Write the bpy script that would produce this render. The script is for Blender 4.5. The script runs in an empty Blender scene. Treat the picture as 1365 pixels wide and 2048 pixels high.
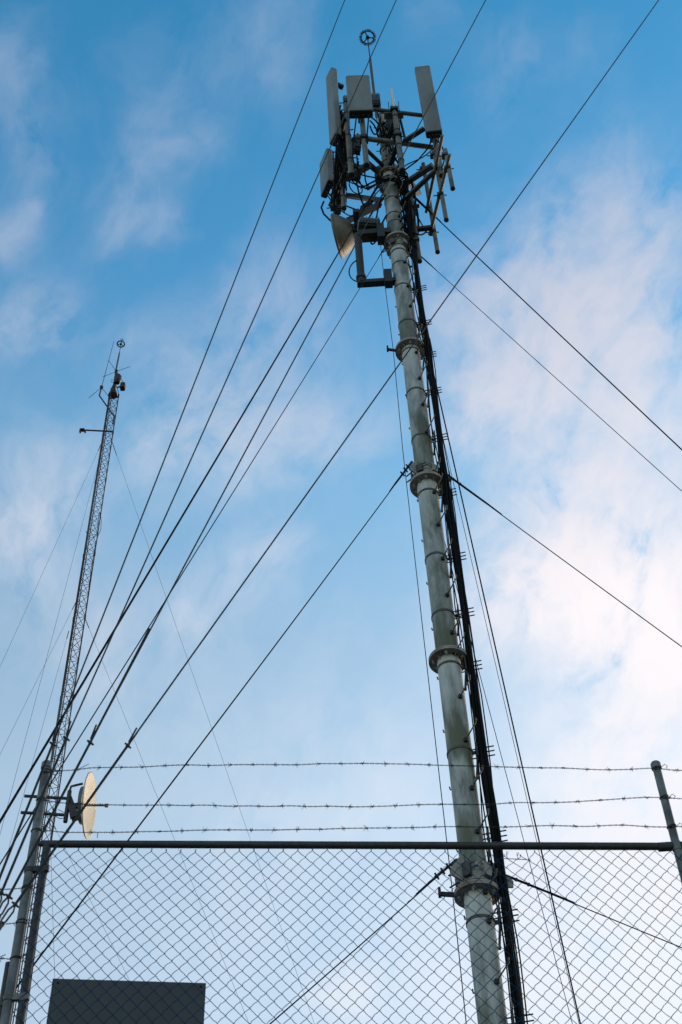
import bpy, math, random
from mathutils import Vector as V, Matrix
random.seed(7)
S = bpy.context.scene
COL = S.collection
PI = math.pi

# ------------------------------------------------------------------ camera
PITCH, ROLL, F = math.radians(49.72), math.radians(2.757), 2844.0
CAM = V((0, 0, 1.6))
FW = V((0, math.cos(PITCH), math.sin(PITCH)))
RT = V((1, 0, 0))
UP = V((0, -math.sin(PITCH), math.cos(PITCH)))
cr, sr = math.cos(ROLL), math.sin(ROLL)
AX, AY = RT * cr - UP * sr, RT * sr + UP * cr
cd = bpy.data.cameras.new('camera'); cam = bpy.data.objects.new('camera', cd); COL.objects.link(cam)
cam.matrix_world = Matrix(((AX.x, AY.x, -FW.x, CAM.x), (AX.y, AY.y, -FW.y, CAM.y), (AX.z, AY.z, -FW.z, CAM.z), (0, 0, 0, 1)))
cd.sensor_fit = 'VERTICAL'; cd.sensor_height = 36; cd.sensor_width = 24; cd.lens = F / 2048 * 36
cd.clip_start = .05; cd.clip_end = 20000
cd.dof.use_dof = True; cd.dof.focus_distance = 20; cd.dof.aperture_fstop = 9.0
S.camera = cam

def ray(px, py): return FW * F + AX * (px - 682.5) + AY * (1024 - py)
def at(px, py, Y):                       # surveyed point on the vertical plane at distance Y
    d = ray(px, py); return CAM + d * (Y / d.y)
def hz(px, py, Z):                       # surveyed point at height Z
    d = ray(px, py); return CAM + d * ((Z - 1.6) / d.z)
def on_plane(px, py, p0, n):
    d = ray(px, py); return CAM + d * ((p0 - CAM).dot(n) / d.dot(n))

# ------------------------------------------------------------------ sky, sun, exposure
SUN_EL, SUN_AZ = math.radians(12), math.radians(42)     # azimuth clockwise from +Y
# sky balance and cloud light by height above the horizon (sine of elevation)
GRADE = [(.48, (1.62, 1.27, .99)), (.62, (1.80, 1.47, 1.13)), (.70, (1.50, 1.40, 1.15)), (.78, (1.02, 1.36, 1.26)), (.86, (.50, 1.12, 1.22)), (.93, (.30, 1.02, 1.16))]
CLOUDC = [(.48, (3.2, 3.25, 3.4)), (.70, (3.75, 3.45, 3.5)), (.84, (2.3, 2.35, 2.7)), (.94, (1.15, 1.6, 2.35))]
w = bpy.data.worlds.new('World'); S.world = w; w.use_nodes = True
nt = w.node_tree; nt.nodes.clear(); L = nt.links
def N(tree, kind, **kw):
    n = tree.nodes.new(kind)
    for k, v in kw.items():
        if k.startswith('i_'):
            n.inputs[int(k[2:])].default_value = v
        else: setattr(n, k, v)
    return n
def mth(op, a, b=None, clamp=False):
    n = N(nt, 'ShaderNodeMath', operation=op, use_clamp=clamp)
    for i, x in enumerate((a, b)):
        if x is None: continue
        if isinstance(x, (int, float)): n.inputs[i].default_value = x
        else: L.new(x, n.inputs[i])
    return n.outputs[0]
sky = N(nt, 'ShaderNodeTexSky', sky_type='NISHITA', sun_disc=False, sun_elevation=SUN_EL, sun_rotation=SUN_AZ, air_density=1.0, dust_density=0.6, ozone_density=2.0)
tc = N(nt, 'ShaderNodeTexCoord')
nv = N(nt, 'ShaderNodeVectorMath', operation='NORMALIZE'); L.new(tc.outputs['Generated'], nv.inputs[0])
n1 = N(nt, 'ShaderNodeTexNoise'); n1.inputs['Scale'].default_value = 6; n1.inputs['Detail'].default_value = 7; n1.inputs['Roughness'].default_value = .55
L.new(nv.outputs[0], n1.inputs['Vector'])
sb = N(nt, 'ShaderNodeVectorMath', operation='SUBTRACT'); sb.inputs[1].default_value = (.5, .5, .5); L.new(n1.outputs['Color'], sb.inputs[0])
sc_ = N(nt, 'ShaderNodeVectorMath', operation='SCALE'); sc_.inputs['Scale'].default_value = .10; L.new(sb.outputs[0], sc_.inputs[0])
wp = N(nt, 'ShaderNodeVectorMath', operation='ADD'); L.new(nv.outputs[0], wp.inputs[0]); L.new(sc_.outputs[0], wp.inputs[1])
wn = N(nt, 'ShaderNodeVectorMath', operation='NORMALIZE'); L.new(wp.outputs[0], wn.inputs[0])
# cloud masses: (picture column, row, angular size, amount) -> directions
CL = [(1230, 330, 95, .45), (1130, 420, 70, .35), (1290, 430, 90, .35), (1240, 520, 130, .6), (1090, 570, 110, .55), (960, 600, 80, .4), (1040, 680, 120, .6),
      (1190, 660, 120, .6), (980, 770, 95, .65), (1110, 770, 110, .6), (1320, 660, 90, .75), (1270, 760, 110, .65), (1350, 830, 90, .5), (920, 840, 70, .4), (1180, 870, 120, .45),
      (1180, 1080, 140, .8), (1290, 1060, 120, .8), (1080, 1130, 110, .7), (1180, 1190, 110, .9), (1310, 1180, 110, 1.2), (1050, 1210, 80, .55), (1345, 1290, 70, 1.1), (970, 1250, 70, .5),
      (1270, 1260, 70, .7), (1150, 1300, 90, .4), (1250, 1400, 120, .3), (1320, 1450, 120, .6), (1220, 1520, 120, .45), (1330, 1600, 140, .5),
      (1250, 1750, 180, .5), (1310, 1930, 200, .9), (1000, 1950, 160, .4), (720, 1985, 60, .55), (640, 1970, 45, .3), (430, 1800, 160, .15),
      (580, 630, 90, .36), (480, 700, 80, .42), (420, 790, 90, .48), (360, 910, 80, .42), (500, 890, 90, .42), (600, 850, 80, .40), (690, 820, 70, .34), (540, 540, 60, .30), (450, 590, 60, .25),
      (530, 1130, 60, .40), (420, 1190, 50, .30), (590, 1090, 40, .25), (230, 395, 55, .46), (290, 330, 50, .36), (330, 440, 35, .40), (240, 450, 40, .30), (300, 240, 65, .30), (380, 290, 50, .30),
      (350, 140, 70, .26), (490, 100, 70, .36), (560, 50, 60, .30), (570, 170, 60, .25), (30, 120, 70, .30), (60, 190, 60, .28), (20, 260, 50, .40), (50, 350, 45, .34), (45, 415, 20, .32), (15, 460, 45, .42),
      (90, 620, 75, .36), (30, 660, 60, .30), (150, 660, 50, .22), (120, 970, 90, .45), (50, 1060, 70, .36), (200, 960, 60, .3), (30, 1120, 80, .25), (990, 110, 60, .34), (960, 200, 40, .22), (1150, 80, 60, .12),
      (850, 40, 60, .14), (300, 690, 60, .2), (160, 1250, 120, .2), (330, 1330, 150, .12), (700, 1560, 200, .15)]
acc = None
for (x, y, r, a) in CL:
    d = ray(x, y).normalized()
    k = math.log(a) if False else 1.0
    sig = r * 1.0 / math.hypot(F, math.hypot(x - 682, y - 1024)) * .80
    dp = N(nt, 'ShaderNodeVectorMath', operation='DOT_PRODUCT'); dp.inputs[1].default_value = d; L.new(wn.outputs[0], dp.inputs[0])
    e = mth('EXPONENT', mth('MULTIPLY', mth('SUBTRACT', dp.outputs['Value'], 1.0), 1.0 / sig ** 2))
    m = mth('MULTIPLY', e, a * (.62 if x < 700 else .77 if y < 1000 else .90))
    acc = m if acc is None else mth('ADD', acc, m)
def dotv(vec):
    n = N(nt, 'ShaderNodeVectorMath', operation='DOT_PRODUCT'); n.inputs[1].default_value = vec; L.new(wn.outputs[0], n.inputs[0]); return n.outputs['Value']
# wisps drawn out along the wind: noise on stretched sky axes
ws = (V((1, 0, 0)) * .50 + V((0, -.76, .65)) * .87); wq = (V((1, 0, 0)) * .87 - V((0, -.76, .65)) * .50); wr = V((0, .65, .76))
cmb = N(nt, 'ShaderNodeCombineXYZ')
L.new(mth('MULTIPLY', dotv(ws), .80), cmb.inputs[0]); L.new(mth('MULTIPLY', dotv(wq), 1.15), cmb.inputs[1]); L.new(dotv(wr), cmb.inputs[2])
def wisp(scale, detail, rough, dist):
    n = N(nt, 'ShaderNodeTexNoise'); n.inputs['Scale'].default_value = scale; n.inputs['Detail'].default_value = detail
    n.inputs['Roughness'].default_value = rough; n.inputs['Distortion'].default_value = dist; L.new(cmb.outputs[0], n.inputs['Vector']); return n.outputs['Fac']
t1 = mth('MULTIPLY', mth('SUBTRACT', wisp(19, 9, .60, .15), .5), 3.6); t2 = mth('MULTIPLY', mth('SUBTRACT', wisp(52, 8, .60, 0), .5), 1.7)
tex = mth('ADD', mth('ADD', t1, t2), .95)
dens = mth('MAXIMUM', mth('ADD', mth('MULTIPLY', acc, tex), mth('MULTIPLY', mth('ADD', t1, t2), .035)), 0.0)
cov = mth('SUBTRACT', 1.0, mth('EXPONENT', mth('MULTIPLY', dens, -1.1)))
sepv = N(nt, 'ShaderNodeSeparateXYZ'); L.new(nv.outputs[0], sepv.inputs[0])
# clear sky: Nishita with a colour balance; clouds dim and blue overhead, pale pink low down
def zramp(stops, gain):
    r = N(nt, 'ShaderNodeValToRGB'); L.new(sepv.outputs['Z'], r.inputs[0]); el = r.color_ramp.elements
    while len(el) < len(stops): el.new(.5)
    for e, (p, c) in zip(el, stops): e.position = p; e.color = (*[q / gain for q in c], 1)
    g_ = N(nt, 'ShaderNodeVectorMath', operation='SCALE'); g_.inputs['Scale'].default_value = gain; L.new(r.outputs[0], g_.inputs[0])
    return g_.outputs[0]
grade = zramp(GRADE, 3.0)
bal = N(nt, 'ShaderNodeVectorMath', operation='MULTIPLY'); L.new(sky.outputs[0], bal.inputs[0]); L.new(grade, bal.inputs[1])
cgo = zramp(CLOUDC, 5.0)
mx = N(nt, 'ShaderNodeMix', data_type='RGBA'); L.new(cov, mx.inputs[0]); L.new(bal.outputs[0], mx.inputs[6]); L.new(cgo, mx.inputs[7])
bg = N(nt, 'ShaderNodeBackground'); bg.inputs['Strength'].default_value = .1; L.new(mx.outputs[2], bg.inputs['Color'])
wo = N(nt, 'ShaderNodeOutputWorld'); L.new(bg.outputs[0], wo.inputs['Surface'])
sl = bpy.data.lights.new('sun', 'SUN'); sl.energy = .5; sl.angle = math.radians(12); sl.color = (1, .90, .78)
so = bpy.data.objects.new('sun', sl); COL.objects.link(so)
sd = V((math.sin(SUN_AZ) * math.cos(SUN_EL), math.cos(SUN_AZ) * math.cos(SUN_EL), math.sin(SUN_EL)))
so.rotation_euler = sd.to_track_quat('Z', 'Y').to_euler(); so.location = (0, -5, 30)
S.view_settings.view_transform = 'Standard'; S.view_settings.look = 'None'; S.view_settings.gamma = 1
S.view_settings.exposure = 1.5

# ------------------------------------------------------------------ materials
def mat(name, c, rough=.6, metal=0.0, c2=None, scale=6, streak=1.0, c3=None, bump=0.0, spec=.5):
    m = bpy.data.materials.new(name); m.use_nodes = True; t = m.node_tree; b = t.nodes['Principled BSDF']
    b.inputs['Base Color'].default_value = (*c, 1); b.inputs['Roughness'].default_value = rough; b.inputs['Metallic'].default_value = metal
    b.inputs['Specular IOR Level'].default_value = spec
    if c2:
        g = t.nodes.new('ShaderNodeNewGeometry'); mp = t.nodes.new('ShaderNodeMapping'); mp.inputs['Scale'].default_value = (1, 1, streak)
        t.links.new(g.outputs['Position'], mp.inputs['Vector'])
        n = t.nodes.new('ShaderNodeTexNoise'); n.inputs['Scale'].default_value = scale; n.inputs['Detail'].default_value = 8; n.inputs['Roughness'].default_value = .65
        t.links.new(mp.outputs[0], n.inputs['Vector'])
        r = t.nodes.new('ShaderNodeValToRGB'); r.color_ramp.elements[0].position = .36; r.color_ramp.elements[1].position = .64
        r.color_ramp.elements[0].color = (*c, 1); r.color_ramp.elements[1].color = (*c2, 1)
        t.links.new(n.outputs['Fac'], r.inputs[0]); out = r.outputs[0]
        if c3:
            n3 = t.nodes.new('ShaderNodeTexNoise'); n3.inputs['Scale'].default_value = scale * .35; n3.inputs['Detail'].default_value = 6
            mp3 = t.nodes.new('ShaderNodeMapping'); mp3.inputs['Scale'].default_value = (1, 1, max(streak * 1.6, .05)); mp3.inputs['Location'].default_value = (3, 5, 1)
            t.links.new(g.outputs['Position'], mp3.inputs['Vector']); t.links.new(mp3.outputs[0], n3.inputs['Vector'])
            r3 = t.nodes.new('ShaderNodeValToRGB'); r3.color_ramp.elements[0].position = .5; r3.color_ramp.elements[1].position = .66
            t.links.new(n3.outputs['Fac'], r3.inputs[0])
            mm = t.nodes.new('ShaderNodeMix'); mm.data_type = 'RGBA'; t.links.new(r3.outputs[0], mm.inputs[0])
            t.links.new(out, mm.inputs[6]); mm.inputs[7].default_value = (*c3, 1); out = mm.outputs[2]
        t.links.new(out, b.inputs['Base Color'])
        if bump:
            bp = t.nodes.new('ShaderNodeBump'); bp.inputs['Strength'].default_value = bump; bp.inputs['Distance'].default_value = .004
            t.links.new(n.outputs['Fac'], bp.inputs['Height']); t.links.new(bp.outputs[0], b.inputs['Normal'])
    return m
M = dict(
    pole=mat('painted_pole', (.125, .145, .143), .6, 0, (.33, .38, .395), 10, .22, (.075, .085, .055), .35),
    flange=mat('flange_steel', (.20, .185, .175), .7, 0, (.29, .275, .265), 12, 1, (.15, .115, .09), .2),
    flange_paint=mat('flange_paint', (.26, .27, .26), .6, 0, (.17, .17, .16), 14, 1),
    galv=mat('galvanised_steel', (.075, .092, .10), .5, .3, (.13, .15, .16), 22, .6, (.05, .058, .062), .1),
    rail=mat('dull_galvanised', (.017, .021, .025), .6, .2, (.034, .039, .043), 30, 1, None, .1),
    pipe=mat('pale_pipe', (.125, .132, .12), .6, 0, (.085, .09, .078), 9, .4, (.05, .047, .037)),
    dark=mat('dark_steel', (.013, .014, .015), .6, .2, (.024, .024, .024), 14),
    strut=mat('grey_strut', (.04, .042, .04), .6, .1, (.07, .07, .066), 12),
    panel=mat('antenna_plastic', (.118, .138, .136), .55, 0, (.16, .178, .172), 5, .25, (.085, .096, .092)),
    under=mat('antenna_end', (.013, .013, .013), .6, 0, (.024, .023, .021), 14),
    dish=mat('weathered_dish', (.125, .133, .118), .55, 0, (.105, .11, .098), 5, .5, (.04, .042, .036)),
    cream=mat('cream_reflector', (.48, .45, .36), .55, 0, (.42, .40, .33), 4, .6, (.30, .285, .235)),
    cable=mat('black_cable', (.0035, .004, .0045), .7, 0, (.006, .0065, .007), 12, spec=.08),
    wire=mat('strand_wire', (.012, .018, .022), .7, 0, (.02, .028, .034), 40, spec=.2),
    rust=mat('rusty_lattice', (.022, .014, .012), .8, 0, (.04, .022, .017), 9, 1),
    grey_lat=mat('bare_lattice', (.045, .055, .06), .7, .1, (.07, .08, .082), 9, 1),
    mesh=mat('mesh_wire', (.004, .034, .100), .8, 0, (.006, .046, .13), 30, spec=.05),
    sign=mat('sign_back', (.027, .036, .043), .6, 0, (.034, .044, .052), 4, .5),
    hole=mat('sign_hole', (.01, .01, .01), .9),
    red=mat('red_lens', (.030, .007, .007), .5),
    box=mat('grey_housing', (.06, .075, .085), .5, 0, (.085, .10, .11), 8),
    whip=mat('white_fibreglass', (.55, .57, .58), .4),
    ground=mat('dry_gravel', (.10, .095, .08), .95, 0, (.16, .15, .12), 3, 1, (.06, .08, .04), .4),
)

def tone_pole(m):  # each section paler towards its top, olive grime towards its foot
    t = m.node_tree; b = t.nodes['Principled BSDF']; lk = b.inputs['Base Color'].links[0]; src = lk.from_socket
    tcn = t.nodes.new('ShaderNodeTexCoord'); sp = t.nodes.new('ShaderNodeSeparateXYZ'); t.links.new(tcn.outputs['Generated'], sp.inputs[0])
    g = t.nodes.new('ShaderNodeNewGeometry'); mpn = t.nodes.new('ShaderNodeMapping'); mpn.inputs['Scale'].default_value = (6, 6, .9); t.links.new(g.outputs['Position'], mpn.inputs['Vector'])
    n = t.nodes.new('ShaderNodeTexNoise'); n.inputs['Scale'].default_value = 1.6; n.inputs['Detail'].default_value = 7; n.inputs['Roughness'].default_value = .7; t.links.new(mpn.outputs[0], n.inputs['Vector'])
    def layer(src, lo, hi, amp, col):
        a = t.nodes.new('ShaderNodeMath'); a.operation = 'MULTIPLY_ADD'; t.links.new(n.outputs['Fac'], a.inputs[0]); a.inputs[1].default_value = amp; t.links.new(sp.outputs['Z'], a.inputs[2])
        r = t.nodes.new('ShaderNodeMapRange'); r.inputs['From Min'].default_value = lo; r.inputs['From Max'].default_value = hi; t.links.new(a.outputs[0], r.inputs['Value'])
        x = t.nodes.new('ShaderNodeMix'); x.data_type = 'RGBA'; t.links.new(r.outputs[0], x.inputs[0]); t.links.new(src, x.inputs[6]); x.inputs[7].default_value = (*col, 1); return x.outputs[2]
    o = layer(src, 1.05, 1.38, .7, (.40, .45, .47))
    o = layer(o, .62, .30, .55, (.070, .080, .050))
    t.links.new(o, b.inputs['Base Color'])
tone_pole(M['pole'])

# ------------------------------------------------------------------ mesh collector
class MB:
    def __init__(s): s.v = []; s.f = []; s.sm = []
    def add(s, vs, fs, smooth=False):
        o = len(s.v); s.v += [V(p) for p in vs]
        for f in fs: s.f.append(tuple(i + o for i in f)); s.sm.append(smooth)
        return s
    def tube(s, pts, r, n=8, caps=True, ell=1.0):
        pts = [V(p) for p in pts]; k = len(pts)
        rs = r if isinstance(r, (list, tuple)) else [r] * k
        t0 = (pts[1] - pts[0]).normalized()
        u = t0.orthogonal().normalized(); rings = []
        for i, p in enumerate(pts):
            t = (pts[min(i + 1, k - 1)] - pts[max(i - 1, 0)])
            t = t.normalized() if t.length > 1e-9 else t0
            u = (u - t * u.dot(t)); u = u.normalized() if u.length > 1e-6 else t.orthogonal().normalized()
            b = t.cross(u)
            rings.append([p + (u * math.cos(2 * PI * j / n) + b * math.sin(2 * PI * j / n) * ell) * rs[i] for j in range(n)])
        vs = [q for g in rings for q in g]; fs = []
        for i in range(k - 1):
            for j in range(n):
                fs.append((i * n + j, i * n + (j + 1) % n, (i + 1) * n + (j + 1) % n, (i + 1) * n + j))
        s.add(vs, fs, True)
        if caps:
            s.add(rings[0], [tuple(reversed(range(n)))]); s.add(rings[-1], [tuple(range(n))])
        return s
    def box(s, c, size, ax=None, bev=0.0):
        ax = ax or (V((1, 0, 0)), V((0, 1, 0)), V((0, 0, 1))); c = V(c)
        hx, hy, hz_ = [q / 2 for q in size]
        if bev <= 0:
            vs = [c + ax[0] * hx * a + ax[1] * hy * b + ax[2] * hz_ * d for a in (-1, 1) for b in (-1, 1) for d in (-1, 1)]
            return s.add(vs, [(0, 1, 3, 2), (4, 6, 7, 5), (0, 4, 5, 1), (2, 3, 7, 6), (0, 2, 6, 4), (1, 5, 7, 3)])
        # rounded vertical edges (prism along ax[2])
        prof = []
        for (a, b, st) in ((1, 1, 0), (-1, 1, 1), (-1, -1, 2), (1, -1, 3)):
            for q in range(4):
                an = (st + q / 3) * PI / 2
                prof.append((a * (hx - bev) + bev * math.cos(an), b * (hy - bev) + bev * math.sin(an)))
        n = len(prof); e = min(bev * .5, hz_ * .3); vs = []
        for zz, k in ((-hz_, .985), (-hz_ + e, 1), (hz_ - e, 1), (hz_, .985)):
            vs += [c + ax[0] * x * k + ax[1] * y * k + ax[2] * zz for x, y in prof]
        fs = [(i * n + j, i * n + (j + 1) % n, (i + 1) * n + (j + 1) % n, (i + 1) * n + j) for i in range(3) for j in range(n)]
        s.add(vs, fs); s.add(vs[:n], [tuple(reversed(range(n)))]); s.add(vs[3 * n:], [tuple(range(n))])
        return s
    def bar(s, a, b, w, h, up=(0, 0, 1)):
        a, b = V(a), V(b); t = (b - a); l = t.length; t = t / l; x = V(up).cross(t)
        x = x.normalized() if x.length > 1e-5 else t.orthogonal().normalized(); y = t.cross(x)
        return s.box((a + b) / 2, (w, h, l), (x, y, t))
    def lathe(s, c, axis, prof, n=24, smooth=True, up=None):     # prof: (radius, along axis)
        c = V(c); t = V(axis).normalized(); u = (V(up) if up else t.orthogonal()).normalized(); b = t.cross(u); vs = []; fs = []
        for r, h in prof:
            vs += [c + t * h + (u * math.cos(2 * PI * j / n) + b * math.sin(2 * PI * j / n)) * r for j in range(n)]
        for i in range(len(prof) - 1):
            for j in range(n): fs.append((i * n + j, i * n + (j + 1) % n, (i + 1) * n + (j + 1) % n, (i + 1) * n + j))
        return s.add(vs, fs, smooth)
    def prism(s, pts, off):
        pts = [V(p) for p in pts]; n = len(pts); off = V(off)
        s.add(pts + [p + off for p in pts], [tuple(range(n)), tuple(reversed(range(n, 2 * n)))] + [(i, i + n, (i + 1) % n + n, (i + 1) % n) for i in range(n)])
        return s
    def build(s, name, m, root=None):
        org = V(root.get('_o', (0, 0, 0))) if root else V((0, 0, 0))
        me = bpy.data.meshes.new(name)
        me.from_pydata([tuple(p - org) for p in s.v], [], s.f); me.update()
        for p, q in zip(me.polygons, s.sm): p.use_smooth = q
        me.materials.append(M[m]); o = bpy.data.objects.new(name, me); COL.objects.link(o)
        if root is not None:
            o.parent = root; o['_o'] = list(org)
        return o
def tag(o, label=None, cat=None, group=None, kind=None):
    for k, v in (('label', label), ('category', cat), ('group', group), ('kind', kind)):
        if v: o[k] = v
    return o
def thing(name, loc, label, cat, group=None):
    o = bpy.data.objects.new(name, None); COL.objects.link(o); o.location = V(loc); o['_o'] = list(V(loc)); o.empty_display_size = .2
    return tag(o, label, cat, group)
def lerp(a, b, t): return V(a) * (1 - t) + V(b) * t
def line(a, b, n=24, sag=0.0):
    return [lerp(a, b, i / n) - V((0, 0, sag * 4 * (i / n) * (1 - i / n))) for i in range(n + 1)]
def bez(p0, p1, p2, p3, n=14):
    r = []
    for i in range(n + 1):
        t = i / n; q = 1 - t
        r.append(V(p0) * q ** 3 + V(p1) * 3 * q * q * t + V(p2) * 3 * q * t * t + V(p3) * t ** 3)
    return r

# ------------------------------------------------------------------ ground
PROF = [(-6000, -.4), (-30, 0), (1.5, 0), (4.8, 3.0), (8, 3.35), (13.6, 6.0), (22, 10.4), (32, 14.8), (60, 17), (400, 10), (6000, 0)]
def terrain(y):
    for (y0, z0), (y1, z1) in zip(PROF[:-1], PROF[1:]):
        if y <= y1: return z0 + (z1 - z0) * (y - y0) / (y1 - y0)
    return 0.0
g = MB(); xs_ = [-6000, -300, -60] + [-40 + 2 * k for k in range(41)] + [60, 300, 6000]
ys_ = [-6000, -300, -30] + [-6 + .75 * k for k in range(53)] + [36, 44, 60, 120, 400, 6000]
for y in ys_:
    for x in xs_: g.v.append(V((x, y, terrain(y) + (.06 * math.sin(x * 1.3 + y * .7) + .04 * math.sin(x * .6 - y * 1.9) - .1 if -6 < y < 33 and abs(x) < 41 else -.1))))
nx = len(xs_)
for j in range(len(ys_) - 1):
    for i in range(nx - 1): g.f.append((j * nx + i, j * nx + i + 1, (j + 1) * nx + i + 1, (j + 1) * nx + i)); g.sm.append(True)
tag(g.build('ground', 'ground'), kind='structure')

# ------------------------------------------------------------------ guyed tubular tower
PX, PY, PR = 1.315, 13.6, .155
AXIS = V((PX, PY, 0))
BASE = terrain(PY) - .1
def pz(px, py): return at(px, py, PY).z
tower = thing('guyed_tower', (PX, PY, BASE), 'tall pale grey steel tube tower with bolted flanges and step pegs behind the mesh fence', 'tower')
FL = [7.3, 10.92, 14.53, 18.17, 21.80, 25.42, 28.15]
TOPZ = 30.9
edges = [BASE - .3] + FL + [TOPZ]
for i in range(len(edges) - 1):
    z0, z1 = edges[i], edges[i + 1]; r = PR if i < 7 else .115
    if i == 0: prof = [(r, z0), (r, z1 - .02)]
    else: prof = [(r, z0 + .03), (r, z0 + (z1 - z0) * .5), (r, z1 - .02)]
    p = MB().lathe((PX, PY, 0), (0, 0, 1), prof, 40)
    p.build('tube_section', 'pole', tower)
def ring(mb, z0, z1, r0, r1, n=40):
    mb.lathe((PX, PY, 0), (0, 0, 1), [(r0, z0), (r1, z0), (r1, z1), (r0, z1)], n, False)
for i, z in enumerate(FL):
    fr = .262 if i < 6 else .235
    m = MB(); ring(m, z - .022, z + .003, PR - .01, fr); ring(m, z + .006, z + .031, (PR if i < 6 else .115) - .01, fr)
    fl = m.build('flange', 'flange', tower)
    for k in range(5):
        a = math.radians(-36 - 72 * k + 4 * i); c = V((PX + math.cos(a) * .205, PY + math.sin(a) * .205, z))
        MB().lathe(c, (0, 0, 1), [(0, -.075), (.012, -.073), (.013, -.052), (.024, -.05), (.024, -.02), (.012, -.018), (.012, .03), (.024, .031), (.024, .055), (0, .056)], 6, False).build('bolt', 'flange_paint', fl)
        a += math.radians(36); e = V((math.cos(a), math.sin(a), 0)); t = V((-math.sin(a), math.cos(a), 0)) * .008
        c = AXIS + V((0, 0, z))
        MB().prism([c + e * .15 - t / 2 + V((0, 0, -.0225)), c + e * .22 - t / 2 + V((0, 0, -.0225)), c + e * .15 - t / 2 + V((0, 0, -.085))], t).build('gusset', 'flange', fl)
# strap bands
BAND_Y = [(407, 782), (438, 787), (454, 790), (512, 797), (537, 801), (582, 807), (654, 815), (711, 823), (792, 832), (884, 844), (995, 858), (1123, 874), (1237, 888),
          (1341, 901), (1511, 921), (1850, 962)]
for (y, x) in BAND_Y:
    z = pz(x, y); m = MB(); ring(m, z, z + .035, PR, PR + .009)
    m.box((PX + PR + .03, PY - .02, z + .0175), (.06, .03, .03)); m.build('strap_band', 'strut', tower)
# step pegs (two angles, alternating)
PEG = [(591, 811), (631, 817), (701, 826), (724, 829), (776, 835), (828, 843), (884, 851), (972, 863), (1004, 867), (1069, 875), (1137, 884), (1210, 894), (1285, 904),
       (1327, 910), (1413, 921), (1500, 932), (1596, 943), (1683, 957), (1804, 971), (1862, 977), (1983, 993), (412, 789), (451, 794), (543, 806)]
def peg(z, a, rod=.26):
    e = V((math.sin(a), -math.cos(a), 0)); p = AXIS + V((0, 0, z)) + e * PR
    m = MB(); m.box(p + e * .012, (.045, .05, .05), (V((math.cos(a), math.sin(a), 0)), e, V((0, 0, 1))))
    o = m.build('step_peg', 'dark', tower)
    q = p + e * .03 + V((0, 0, .005)); end = q + e * rod + V((0, 0, .06))
    MB().tube([q, end, end + e * .012 + V((0, 0, .055))], [.0095, .0085, .010], 6).build('peg_rod', 'strut', o)
for (y, x) in PEG: peg(pz(x, y - 4), math.radians(27))
z = 8.0
while z < 26.5:
    peg(z, math.radians(203), .17); z += .92
# guy collars with gusset ears
G1, G2, G3 = at(-1040, 3380, 8.0), at(3190, 2610, 13.6), at(1250, 2440, 22)
def collar(z, h, big):
    m = MB(); ring(m, z, z + h, PR, PR + .022); o = m.build('guy_collar', 'flange_paint', tower)
    for G in (G1, G2, G3):
        d = (V((G.x, G.y, 0)) - AXIS).normalized(); t = d.cross(V((0, 0, 1))) * .02; c = AXIS + V((0, 0, z)) - t / 2
        rr = PR + .02
        b = MB().prism([c + d * rr + V((0, 0, -.02)), c + d * (rr + big) + V((0, 0, -.03)), c + d * (rr + big * 1.05) + V((0, 0, .05)), c + d * rr + V((0, 0, h + .16))], t)
        b.build('ear_plate', 'flange_paint', o)
        for zz in (.03, h - .03):
            p = AXIS + V((0, 0, z + zz)) + d.cross(V((0, 0, 1))) * .10 + d * (PR + .03)
            k = MB().tube([p - d.cross(V((0, 0, 1))) * .2 * 0 + V((0, 0, 0)), p + d.cross(V((0, 0, 1))) * .13], .011, 6)
            k.build('clamp_bolt', 'dark', o)
    for k in range(5):                                     # clamp halves standing off the band
        a = 2 * PI * k / 5 + .4; e = V((math.cos(a), math.sin(a), 0)); t = V((-math.sin(a), math.cos(a), 0))
        b = MB(); c = AXIS + V((0, 0, z + h * .55)) + e * (PR + .045)
        b.box(c, (.05, .11, h * .8), (e, t, V((0, 0, 1)))); b.tube([c - t * .15, c + t * .15], .01, 6); b.tube([c - t * .12 + V((0, 0, .06)), c + t * .12 + V((0, 0, .06))], .01, 6)
        b.build('clamp_half', 'strut' if k % 2 else 'flange_paint', o)
collar(FL[1] + .10, .22, .24); collar(FL[3] + .10, .20, .2); collar(FL[5] - .28, .14, .10); collar(27.65, .14, .1)
# cable brackets: stand-off arms holding the cable run
BX, BY = PX + .275, PY - .09
BR = [(577, 836), (646, 846), (710, 855), (782, 864), (875, 876), (986, 889), (1114, 907), (1226, 922), (1332, 938), (1504, 960), (1674, 985), (1833, 1006), (2044, 1040)]
for (y, x) in BR:
    z = at(x, y, BY).z; m = MB()
    for dz in (-.07, 0, .07):
        m.bar((PX + PR * .9, PY - .05, z + dz), (BX + .14, BY - .02, z + dz), .012, .012)
        m.box((PX + PR + .045, PY - .06, z + dz), (.03, .035, .035))
    m.box((BX - .075, BY - .02, z), (.018, .10, .20))
    o = m.build('cable_bracket', 'dark', tower)
    b = MB().bar((BX - .07, BY - .03, z - .05), (PX + PR + .01, PY - .06, z - .36), .028, .012)
    b.box((PX + PR + .012, PY - .06, z - .36), (.03, .05, .04)); b.build('brace', 'galv', o)
# small hooks holding the climbing line, on the left side
for z, ln in ((FL[1], .17), (FL[4], .14)):
    m = MB().bar((PX - .25, PY - .02, z + .0), (PX - .25 - ln, PY - .05, z), .03, .05); m.box((PX - .25 - ln, PY - .05, z + .02), (.03, .07, .10)); m.build('line_hook', 'dark', tower)

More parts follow.
